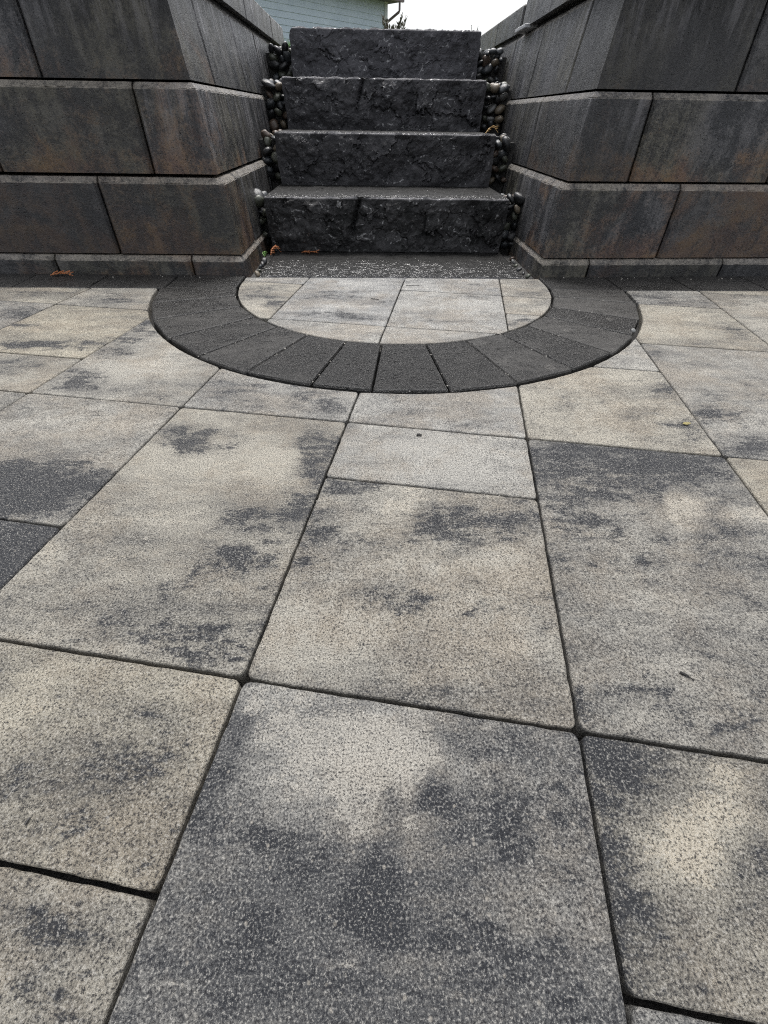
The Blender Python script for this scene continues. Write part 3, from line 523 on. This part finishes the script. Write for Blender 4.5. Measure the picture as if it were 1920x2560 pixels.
# dark fill in the groove under the caps, and core behind the courses
def box(bm, x0, x1, y0, y1, z0, z1):
    v = [bm.verts.new(p) for p in ((x0, y0, z0), (x1, y0, z0), (x1, y1, z0), (x0, y1, z0), (x0, y0, z1), (x1, y0, z1), (x1, y1, z1), (x0, y1, z1))]
    for f in ((3, 2, 1, 0), (4, 5, 6, 7), (0, 1, 5, 4), (1, 2, 6, 5), (2, 3, 7, 6), (3, 0, 4, 7)): bm.faces.new([v[i] for i in f])
CORE = mat_simple('dark gravel backfill', (.02, .02, .02), (.06, .058, .055), 60, .9, .8, .004)
bm = bmesh.new(); box(bm, -6.3, -1.42, 4.42, 9.4, -.1, 1.70); box(bm, -1.42, -1.36, 4.42, 9.4, 1.62, 1.708); box(bm, -6.3, -1.36, 4.36, 4.42, 1.62, 1.708); link('backfill', bm, CORE, wallL)
bm = bmesh.new(); box(bm, 1.86, 6.2, 4.56, 9.8, -.1, 1.70); box(bm, 1.78, 1.86, 4.5, 9.8, 1.62, 1.708); box(bm, 1.78, 6.2, 4.44, 4.50, 1.62, 1.708); link('backfill', bm, CORE, wallR)
# pale broken lip of block that sticks out under the cap at the right
LIP = mat_simple('pale broken concrete', (.30, .31, .32), (.5, .5, .5), 40, .55, .8, .004)
bm = bmesh.new(); box(bm, 1.645, 1.80, 6.72, 7.14, 1.688, 1.722)
bmesh.ops.bevel(bm, geom=list(bm.edges), offset=.006, segments=1, affect='EDGES'); bmesh.ops.subdivide_edges(bm, edges=list(bm.edges), cuts=2, use_grid_fill=True)
for v in bm.verts: v.co += Vector((noise.noise(v.co * 11), noise.noise(v.co * 11 + Vector((5, 0, 0))), noise.noise(v.co * 11 + Vector((0, 9, 0))))) * .006
o = link('broken_edge', bm, LIP, wallR); o['label'] = 'pale chipped piece of block sticking out under the cap'

# ---------------------------------------------------------------- stone steps
stairs = tag(empty('stone_staircase', (.16, 5.5, 0)), 'flight of dark wet rock faced stone steps rising between the two block walls', 'stairs')
def fr(p, s, o): 
    return noise.fractal(Vector((p[0] * s + o, p[1] * s, p[2] * s)), .85, 2.1, 5)
def crack(x, z, cx0, h):
    """a slanting split with a lip, running down and to the left"""
    d = x - (cx0 - (1 - z) * .13 * (1 + .3 * noise.noise(Vector((z * 5, 1, 0)))))
    if z < h: return 0
    return (.045 * math.exp(-(d / .018) ** 2) + (.034 * math.exp(-d / .10) if d > 0 else 0) * min(1, z * 1.5)) * min(1, (z - h) * 4)
def step_stone(x0, x1, y0, z0, z1, dy, pat, lean=.03, corner=(.02, .02), amp=1.0, flat=False, xb=0.0, label=None, tn=0.0):
    H = z1 - z0; NX = 190; NF = 12 if flat else 46; NT_ = 40 if dy < 1.2 else 60
    prof = []
    for k in range(NF + 1): prof.append(('f', k / NF))
    for k in range(1, NT_ + 1): prof.append(('t', (k / NT_) ** 1.15))
    prof.append(('b', 1)); prof.append(('b', 0))
    bm = bmesh.new(); lum = bm.verts.layers.float.new('lum'); gll = bm.verts.layers.float.new('glint'); ltn = bm.verts.layers.float.new('tone'); rows = []
    for i in range(NX + 1):
        u = i / NX; row = []
        for kind, t in prof:
            x = x0 + (x1 - x0) * u
            if kind == 'f':
                x += (0.5 - u) * 2 * xb * (1 - t)
                a = fr((x, t * H, 0), 2.6, pat * 7.3); b = fr((x, t * H * 1.2, 3), 8.5, pat * 5.1); c = fr((x, t * H, 5), 24, pat)
                e = min(1, min(t, 1 - t) * 7 + .12) * min(1, min(u, 1 - u) * 30 + .15)
                vd, vp = noise.voronoi(Vector((x * 3.2 + pat * 5 + .25 * b, t * H * 5.0 + .25 * c, pat))); vf = (vd[1] - vd[0]); tl = ((x * 3.2 + pat * 5 - vp[0].x) * math.sin(vp[0].x * 7) + (t * H * 5 - vp[0].y) * math.cos(vp[0].y * 9)); rg = abs(noise.noise(Vector((x * 7 + pat * 3, t * H * 9, pat)))) ; r = (.040 * a + .011 * b + .0045 * c + .012 * (.25 - rg) + .010 * min(vf, .35) + .034 * tl) * amp * e
                if pat == 1: r -= crack(x - x0, t, .90, .22) * amp
                rb = .012 * (1 - math.sqrt(max(0, 1 - max(0, (t - .96) / .04) ** 2)))
                y = y0 - r + rb + lean * (1 - t) * .3 + .012 * noise.noise(Vector((x * 5, pat, 1)))*(t if not flat else 0); z = z0 + H * t
                if t == 1: z += .016 * noise.noise(Vector((x * 9, pat * 3, 0))) + .009 * noise.noise(Vector((x * 40, pat * 3, 0)))
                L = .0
                if t > .975: L = .9  # painted highlight along the top edge
            elif kind == 't':
                y = y0 + .006 + dy * t + .012 * noise.noise(Vector((x * 5, pat, 1))) * (1 - t)
                n1 = (noise.noise(Vector((x * 9, pat * 3, 0))) * .016 + .009 * noise.noise(Vector((x * 40, pat * 3, 0)))) * max(0, 1 - t * 10)
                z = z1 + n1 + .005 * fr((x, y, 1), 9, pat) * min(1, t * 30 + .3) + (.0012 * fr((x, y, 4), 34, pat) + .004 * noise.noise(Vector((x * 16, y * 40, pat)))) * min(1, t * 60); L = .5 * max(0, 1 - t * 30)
            else:
                y = y0 + dy + .01; z = z0 if t == 0 else z1 - .02; L = 0
            # worn corners at the two ends
            if kind == 'f' and t > .5:
                for edge, rad in ((u * (x1 - x0), corner[0]), ((1 - u) * (x1 - x0), corner[1])):
                    if edge < rad:
                        drop = rad - math.sqrt(max(0, rad * rad - (rad - edge) ** 2)); z = min(z, z1 - drop)
            if kind == 't':
                for edge, rad in ((u * (x1 - x0), corner[0]), ((1 - u) * (x1 - x0), corner[1])):
                    if edge < rad: z = min(z, z1 - (rad - math.sqrt(max(0, rad * rad - (rad - edge) ** 2))))
            if i in (0, NX): x += (.012 * fr((y, z, i), 6, pat)) * (-1 if i else 1)
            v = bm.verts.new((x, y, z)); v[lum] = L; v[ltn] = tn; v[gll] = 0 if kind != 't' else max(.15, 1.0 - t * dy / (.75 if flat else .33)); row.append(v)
        rows.append(row)
    n = len(prof)
    for a, b in zip(rows, rows[1:]):
        for k in range(n): bm.faces.new((a[k], b[k], b[(k + 1) % n], a[(k + 1) % n]))
    for f in bm.faces:
        if f.calc_center_median().z > z1 - .03 and f.calc_center_median().y > y0 + .05: f.smooth = True
    bm.faces.new(rows[0]); bm.faces.new(rows[-1][::-1])
    o = link('step', bm, STEP, stairs, ((x0 + x1) / 2, y0, z0))
    if label: o['label'] = label
step_stone(-.975, 1.325, 3.945, -.28, -.004, 1.1, 5, flat=True, amp=.4, label='lowest slab lying level with the patio, wet and glinting')
step_stone(-1.012, 1.315, 4.848, .0, .441, 1.15, 1, xb=.025, label='lowest riser with a slanting crack')
step_stone(-.99, 1.305, 5.743, .44, .868, 1.15, 2, xb=.02, tn=.25)
step_stone(-.985, 1.305, 6.638, .868, 1.298, 1.15, 1, xb=.025, lean=-.02, tn=.35, label='third riser with a slanting crack')
step_stone(-.965, 1.335, 7.534, 1.298, 1.745, .95, 4, corner=(.07, .015), amp=.7, tn=.75, label='top step with a rounded left corner')

# ---------------------------------------------------------------- upper ground
bm = bmesh.new()
for (x0, x1, y0, y1, z) in ((-120, -1.62, 4.62, 300, 1.66), (2.0, 120, 4.8, 300, 1.66), (-1.62, 2.0, 8.46, 300, 1.66)):
    bm.faces.new([bm.verts.new(p) for p in ((x0, y0, z), (x1, y0, z), (x1, y1, z), (x0, y1, z))])
tag(link('lawn', bm, SOIL), kind='structure')

# ---------------------------------------------------------------- river pebbles in the gaps beside the steps
def pebble_mesh(k):
    bm = bmesh.new(); bmesh.ops.create_icosphere(bm, subdivisions=3, radius=1)
    r = random.Random(k); s = (r.uniform(.9, 1.2), r.uniform(.7, .95), r.uniform(.45, .7))
    for v in bm.verts:
        n = v.co.normalized(); q = 1 + .16 * noise.noise(n * 1.1 + Vector((k * 3, 0, 0))) + .05 * noise.noise(n * 2.6 + Vector((0, k, 0)))
        v.co = Vector((n.x * s[0], n.y * s[1], n.z * s[2])) * q * U
    me = bpy.data.meshes.new('pebble'); bm.to_mesh(me); bm.free()
    me.polygons.foreach_set('use_smooth', [True] * len(me.polygons)); return me
PM = []
for k in range(16):
    me = pebble_mesh(k); me.materials.append(PEB[(0, 3, 1, 4, 0, 2, 1, 3, 5, 0, 1, 2, 3, 0, 4, 1)[k]]); PM.append(me)
pr = random.Random(11)
WORD = ('wet river pebble packed beside the {} riser, between it and the {} wall')
def pebble(x, y, z, r, label, group):
    o = bpy.data.objects.new('pebble', pr.choice(PM)); COL.objects.link(o)
    o.location = Vector((x, y, z)) * U; o.scale = (r, r, r); o.rotation_euler = (pr.uniform(-.9, .9), pr.uniform(-.9, .9), pr.uniform(0, 6.3))
    tag(o, label, 'pebble', group)
FR = {1: 4.848, 2: 5.743, 3: 6.638, 4: 7.534}
WL = {1: (-1.135, -1.165), 2: (-1.16, -1.21), 3: (-1.215, -1.25), 4: (-1.27, -1.30)}; WR = {1: (1.50, 1.52), 2: (1.535, 1.57), 3: (1.60, 1.67), 4: (1.69, 1.72)}
NMS = {1: 'lowest', 2: 'second', 3: 'third', 4: 'top'}
fillm = bmesh.new()
for k in (1, 2, 3, 4):
    zb = (0, .0, .44, .868, 1.298)[k]; zt = (0, .441, .868, 1.298, 1.62)[k]
    for side in ('left', 'right'):
        if side == 'left': a, b = WL[k][0], (-.975, -1.0, -.98, -.97, -.96)[k]
        else: a, b = (1.3, 1.325, 1.315, 1.315, 1.335)[k], WR[k][0]
        zc_ = zb + .05
        while zc_ < zt + .005:
            r = pr.uniform(.05, .075); x = a + r * .75
            while x < b - r * .2:
                rr = pr.uniform(.036, .072)
                pebble(min(x, b - .035), FR[k] + .20 + pr.uniform(-.03, .03), min(zt - .02, zc_ + pr.uniform(-.022, .022)), rr, WORD.format(NMS[k], side), 'river pebbles beside the steps')
                x += rr * 1.65
            zc_ += .078
        # top layer stepping back along the tread
        for yy in (.26, .36, .46):
            x = a + .04
            while x < b:
                if k < 4 and yy > .3 and pr.random() < .4: x += .1; continue
                pebble(x, FR[k] + yy, zt - .05 + pr.uniform(-.01, .015), pr.uniform(.04, .062), WORD.format(NMS[k], side), 'river pebbles beside the steps'); x += .12
        box(fillm, a - .06, b + .06, FR[k] + .26, FR[k] + (.95 if k < 4 else .9), zb - .1, zt - .07)
box(fillm, -1.12, -.95, 4.1, 4.95, -.09, -.045); box(fillm, 1.3, 1.5, 4.1, 4.95, -.09, -.045)
tag(link('gravel_fill', fillm, CORE), 'dark gravel packed behind the pebbles beside the steps', 'gravel', kind='stuff')
for x, y, r in ((-.995, 4.06, .030), (-1.0, 4.17, .022), (-1.012, 4.28, .03), (-1.015, 4.40, .026), (-1.02, 4.52, .03), (1.375, 4.05, .026), (1.36, 4.14, .02), (1.352, 4.27, .028), (1.358, 4.40, .022), (1.37, 4.54, .03), (1.385, 4.66, .03)):
    pebble(x, y, -.012, r, 'small pebble in the gap between the lowest slab and the %s wall' % ('left' if x < 0 else 'right'), 'small pebbles beside the lowest slab')
pebble(1.697, 2.727, .006, .017, 'tiny pale pebble lodged at the right edge of the dark ring', 'loose grit on the paving')
for n in ('x',):
    o = COL.objects[-1]; o.data = PM[8]

# ---------------------------------------------------------------- fallen leaves, twigs, bark
def m_plain(name, c, rough=.6): return mat_simple(name, tuple(x * .7 for x in c), c, 60, rough, .3, .001)
OR_, YEL, BARK, GRN, DRY, LAV = m_plain('orange dead cedar', (.38, .14, .05)), m_plain('yellowed leaf', (.19, .16, .05)), m_plain('dark bark', (.012, .011, .010)), m_plain('fresh green blades', (.12, .26, .05)), m_plain('dry grey green stems', (.10, .095, .07)), m_plain('pale lavender stems', (.30, .26, .42))
def tube(bm, pts, r0, r1, n=5):
    rows = []; pts = [Vector(p) for p in pts]
    for k, p in enumerate(pts):
        d = (pts[min(k + 1, len(pts) - 1)] - pts[max(k - 1, 0)]).normalized(); a = d.orthogonal().normalized(); b = d.cross(a); r = r0 + (r1 - r0) * k / (len(pts) - 1)
        rows.append([bm.verts.new(p + (a * math.cos(t) + b * math.sin(t)) * r) for t in [2 * math.pi * i / n for i in range(n)]])
    for a, b in zip(rows, rows[1:]):
        for i in range(n): bm.faces.new((a[i], a[(i + 1) % n], b[(i + 1) % n], b[i]))
    bm.faces.new(rows[0][::-1]); bm.faces.new(rows[-1])
def leaf(bm, p, d, L, wd, up=Vector((0, 0, 1))):
    p = Vector(p); d = Vector(d).normalized(); s = d.cross(up).normalized() if abs(d.dot(up)) < .98 else Vector((1, 0, 0))
    nrm = s.cross(d)
    c = [p, p + d * L * .35 + s * wd, p + d * L * .75 + s * wd * .7, p + d * L - nrm * L * .05, p + d * L * .75 - s * wd * .7, p + d * L * .35 - s * wd]
    mid = p + d * L * .55 - nrm * wd * .35
    vs = [bm.verts.new(q) for q in c]; m = bm.verts.new(mid)
    for i in range(6): bm.faces.new((vs[i], vs[(i + 1) % 6], m))
def sprig(name, at, L, ang, label, mat, lift=.012, cat='leaf', n=7, seed=1):
    r = random.Random(seed); bm = bmesh.new(); at = Vector(at); d = Vector((math.cos(ang), math.sin(ang), 0)); s = Vector((-d.y, d.x, 0))
    tube(bm, [at + d * L * t + Vector((0, 0, .006 + lift * math.sin(t * 3))) + s * .02 * math.sin(t * 4) for t in (0, .25, .5, .75, 1)], .004, .002)
    for k in range(n):
        t = .08 + .85 * k / n; b = at + d * L * t + Vector((0, 0, .006 + lift * math.sin(t * 3)))
        for sg in (-1, 1):
            dd = (d * r.uniform(.5, .9) + s * sg * r.uniform(.5, 1) + Vector((0, 0, r.uniform(-.02, .35)))).normalized(); l = L * r.uniform(.16, .32)
            tube(bm, [b, b + dd * l * .5 + Vector((0, 0, .004)), b + dd * l], .0045, .0022, 4)
            leaf(bm, b + dd * l * .5, (dd + d * .4), l * .5, .006)
    tag(link(name, bm, mat, None, at), label, cat)
sprig('cedar_sprig', (-2.68, 3.925, .0), .2, -.02, 'orange dead cedar sprig lying on the black border at the left', OR_, seed=4)
sprig('cedar_sprig', (-.98, 4.66, .0), .12, .9, 'orange cedar sprig curled up in the left corner of the lowest slab', OR_, lift=.06, seed=9, n=9)
sprig('cedar_sprig', (-.70, 4.79, -.002), .17, -.05, 'flat orange sprig at the foot of the lowest riser', OR_, lift=.004, seed=12, n=6)
sprig('cedar_sprig', (1.17, 5.70, .872), .13, .2, 'straw coloured sprig on the right end of the second step', m_plain('straw', (.5, .32, .12)), lift=.05, seed=21, n=7)
sprig('grass_tuft', (-1.03, 4.60, .0), .07, 1.6, 'small green moss tuft in the left corner beside the lowest slab', GRN, lift=.03, seed=31, cat='moss')
bm = bmesh.new(); leaf(bm, (1.40, 1.60, .006), (1, .1, .1), .042, .011); tag(link('leaf', bm, YEL, None, (1.4, 1.6, .0)), 'small curled yellow leaf on the cream paver at the right', 'leaf')
def twig(at, L, ang, r, label, name='twig'):
    bm = bmesh.new(); d = Vector((math.cos(ang), math.sin(ang), 0)); at = Vector(at); tube(bm, [at - d * L / 2 + Vector((0, 0, r)), at + Vector((0, .002, r * 1.2)), at + d * L / 2 + Vector((0, 0, r))], r, r * .8, 6)
    tag(link(name, bm, BARK, None, at), label, 'twig')
twig((.773, .443, .001), .032, -.75, .0032, 'short black twig on the long paver at the right')
twig((.198, 1.517, .001), .022, -.2, .005, 'black bark crumb on the small pale paver in front of the ring', 'bark_chip')
twig((-.676, .182, .001), .012, 1.3, .0028, 'tiny black seed husk on the warm tan paver', 'seed_husk')
twig((.02, 3.35, .001), .06, -.3, .003, 'thin dark stalk on the paving inside the ring near the middle')
twig((.33, 3.70, .001), .11, .1, .002, 'hair thin curved stalk on the paving close to the lowest slab')

# ---------------------------------------------------------------- planting behind the top step
def shoots(name, at, n, spread, h, leafy, label, mat, cat='shrub', seed=1, lw=.018, curve=.3):
    r = random.Random(seed); bm = bmesh.new(); at = Vector(at)
    for k in range(n):
        b = at + Vector((r.uniform(-spread, spread) * .5, r.uniform(-spread, spread) * .5, 0)); hh = h * r.uniform(.45, 1); dx = Vector((r.uniform(-1, 1), r.uniform(-1, 1), 0)) * spread * curve
        pts = [b + dx * t * t + Vector((.01 * math.sin(t * 6 + k), 0, hh * t)) for t in (0, .25, .5, .75, 1)]
        tube(bm, pts, .006, .003)
        for j in range(leafy):
            t = r.uniform(.25, 1); p = b + dx * t * t + Vector((0, 0, hh * t))
            leaf(bm, p, (r.uniform(-1, 1), r.uniform(-1, 1), r.uniform(.5, 1.8)), r.uniform(.5, 1) * lw * 3.2, lw * r.uniform(.4, .8))
    tag(link(name, bm, mat, None, at), label, cat)
shoots('shrub', (.42, 10.5, 1.66), 22, .34, .55, 26, 'small dark twiggy shrub beyond the top step beside the house corner', DRY, seed=3, lw=.022)
shoots('shrub', (.20, 10.3, 1.66), 7, .12, .36, 16, 'low brown shrublet against the house corner behind the top step', DRY, seed=5, lw=.016)
shoots('lavender', (.66, 10.0, 1.66), 3, .08, .48, 5, 'pale lavender stalk rising behind the middle of the top step', LAV, 'plant', seed=8, lw=.010, curve=.6)
shoots('plant_stalk', (.50, 9.2, 1.66), 1, .02, .28, 3, 'single thin stalk just right of the dark shrub', DRY, 'plant', seed=9, lw=.008)
shoots('plant_stalk', (1.06, 9.2, 1.66), 3, .07, .25, 4, 'short thin stalks right of the middle of the top step', DRY, 'plant', seed=10, lw=.008)
shoots('plant_stalk', (1.48, 9.0, 1.66), 5, .16, .34, 7, 'dark curled stalks at the right end of the top step', DRY, 'plant', seed=12, lw=.011)
bm = bmesh.new(); r = random.Random(5)
for k in range(160):
    b = Vector((-1.3 + r.uniform(-.13, .28), 9.65 + r.uniform(-.2, .3), 1.66)); tube(bm, [b, b + Vector((r.uniform(-.03, .03), 0, .07)), b + Vector((r.uniform(-.07, .07), r.uniform(-.03, .03), r.uniform(.09, .2)))], .004, .001, 3)
tag(link('grass', bm, GRN), 'bright green grass tuft at the end of the left wall', 'grass', kind='stuff')

# ---------------------------------------------------------------- house beyond
def siding():
    s = NT('pale blue grey lap siding'); v = s.coords((1, 1, 1), False); n1 = s.noise(v, 2.0, 5, .7); n2 = s.noise(v, 26, 3, .8)
    c = s.mix(s.rng(n1, .3, .7), (.40, .48, .57), (.48, .56, .65)); c = s.mix(s.rng(n2, .35, .7, 0, .35), c, (.34, .39, .45))
    return s.done(c, .6, s.bump(n2, .5, .01), .3)
SIDE, TRIM, METAL, ROOF = siding(), mat_simple('pale corner trim', (.40, .45, .48), (.50, .54, .56), 5, .6), mat_simple('dark brown gutter', (.10, .075, .08), (.14, .11, .11), 8, .45), mat_simple('dark shingles', (.06, .058, .06), (.12, .115, .11), 30, .9, .6, .01)
HC = Vector((1.32, 52.0, 0)); az = math.radians(44.5); hv = Vector((math.sin(az), math.cos(az), 0)); hn = Vector((hv.y, -hv.x, 0))
house = tag(empty('house', (HC.x, HC.y, 1.66)), 'pale blue grey house with horizontal lap siding beyond the top of the steps', 'house')
bm = bmesh.new(); HZ0, HZ1, LAP, LEN = 1.66, 7.6, .318, 26.0
# plain core
for side_d, nn, L in ((-hv, hn, LEN), (-hn, hv, 18.0)):
    z = HZ0
    while z < HZ1:
        z2 = min(z + LAP, HZ1)
        a, b = HC + nn * .05, HC + nn * .012; q = [a + Vector((0, 0, z)), a + side_d * L + Vector((0, 0, z)), b + side_d * L + Vector((0, 0, z2)), b + Vector((0, 0, z2))]
        c0 = HC + nn * .0 + Vector((0, 0, z)); c1 = c0 + side_d * L
        vs = [bm.verts.new(p) for p in q]; w_ = [bm.verts.new(c0), bm.verts.new(c1)]
        bm.faces.new(vs); bm.faces.new((vs[0], vs[1], w_[1], w_[0]))
        z += LAP
bmesh.ops.recalc_face_normals(bm, faces=bm.faces)
wallh = link('wall', bm, SIDE, house)
def obox(bm, o_, a, b, c, la, lb, lc):
    v = [bm.verts.new(o_ + a * (la if i & 1 else 0) + b * (lb if i & 2 else 0) + c * (lc if i & 4 else 0)) for i in range(8)]
    for f in ((0, 2, 3, 1), (4, 5, 7, 6), (0, 1, 5, 4), (2, 6, 7, 3), (0, 4, 6, 2), (1, 3, 7, 5)): bm.faces.new([v[i] for i in f])
Z = Vector((0, 0, 1))
bm = bmesh.new(); obox(bm, HC + Vector((0, 0, HZ0)) + hv * .06, -hv, hn, Z, .34, .085, HZ1 - HZ0); obox(bm, HC + Vector((0, 0, HZ0)) + hn * .083, hv, -hn, Z, .085, .34, HZ1 - HZ0); bmesh.ops.recalc_face_normals(bm, faces=bm.faces); link('corner_trim', bm, TRIM, house)
bm = bmesh.new(); ze = 7.52
obox(bm, HC + hn * 1.0 + hv * .75 + Vector((0, 0, ze)), -hv, -hn, Z, LEN + 2, 19, .22)
rf = [HC + hn * 1.0 + hv * .75, HC + hn * 1.0 - hv * (LEN + 1), HC - hn * 19 - hv * (LEN + 1), HC - hn * 19 + hv * .75]
vs = [bm.verts.new(p + Vector((0, 0, ze + .23))) for p in rf]; t0, t1 = [bm.verts.new((rf[0] + rf[3]) / 2 - hv * 8 + Vector((0, 0, ze + 4))), bm.verts.new((rf[1] + rf[2]) / 2 + hv * 8 + Vector((0, 0, ze + 4)))]
bm.faces.new((vs[0], vs[1], t1, t0)); bm.faces.new((vs[1], vs[2], t1)); bm.faces.new((vs[2], vs[3], t0, t1)); bm.faces.new((vs[3], vs[0], t0)); bmesh.ops.recalc_face_normals(bm, faces=bm.faces)
link('roof', bm, ROOF, house)
bm = bmesh.new(); obox(bm, HC + hn * 1.0 + hv * .80 + Vector((0, 0, ze - .03)), -hv, hn, Z, LEN + 2, .22, .26); bmesh.ops.recalc_face_normals(bm, faces=bm.faces); gut = link('gutter', bm, METAL, house)
bm = bmesh.new(); G = HC + hn * 1.12 + hv * .35
tube(bm, [G + Z * (ze + .0), G + Z * (ze - .45), G + Z * (ze - .55) - hn * .05, HC + hn * .22 + hv * .02 + Z * (ze - 1.0), HC + hn * .18 - hv * .06 + Z * (ze - 1.12), HC + hn * .18 - hv * .06 + Z * HZ0], .085, .085, 8)
link('downspout', bm, METAL, house)

# ---------------------------------------------------------------- grit lodged in the joints
bm = bmesh.new(); r = random.Random(77)
def grain_(x, y, s, z=.0):
    bmesh.ops.create_icosphere(bm, subdivisions=1, radius=s, matrix=Matrix.Translation((x, y, z)) @ Matrix.Rotation(r.uniform(0, 3), 4, 'X') @ Matrix.Diagonal((1, r.uniform(.6, 1.2), r.uniform(.5, .9), 1)))
for c0, j0, j1, *_ in cells:
    for q in range(5):
        t = r.random(); e = r.choice((0, 1))
        p = gp(c0, j0 + (j1 - j0) * t) if e else gp(c0 + 2 * t, j0)
        if p[1] < 3.6 and abs(p[0]) < 3.6 and p[1] > 1.0 and r.random() < .45 and not (RI < math.hypot(p[0] - CX, p[1] - CY) < RO): grain_(p[0] + r.uniform(-.004, .004), p[1] + r.uniform(-.004, .004), r.uniform(.002, .004), r.uniform(-.012, -.002))
for q in range(60):
    a = r.choice(ANG); p = pol(r.uniform(RI, RO), a)
    if p[1] < 3.6: grain_(p[0], p[1], r.uniform(.003, .006), r.uniform(-.004, .004))
for q in range(26):
    x = r.choice((r.uniform(-3.4, -1.1), r.uniform(1.5, 3.6))); grain_(x, min(3.96, r.gauss(3.93, .04)), r.uniform(.002, .006), .003)
tag(link('joint_grit', bm, mat_simple('pale joint grit', (.20, .19, .17), (.42, .40, .36), 200, .7)), 'pale grit and crumbs lodged in the paving joints', 'grit', kind='stuff')
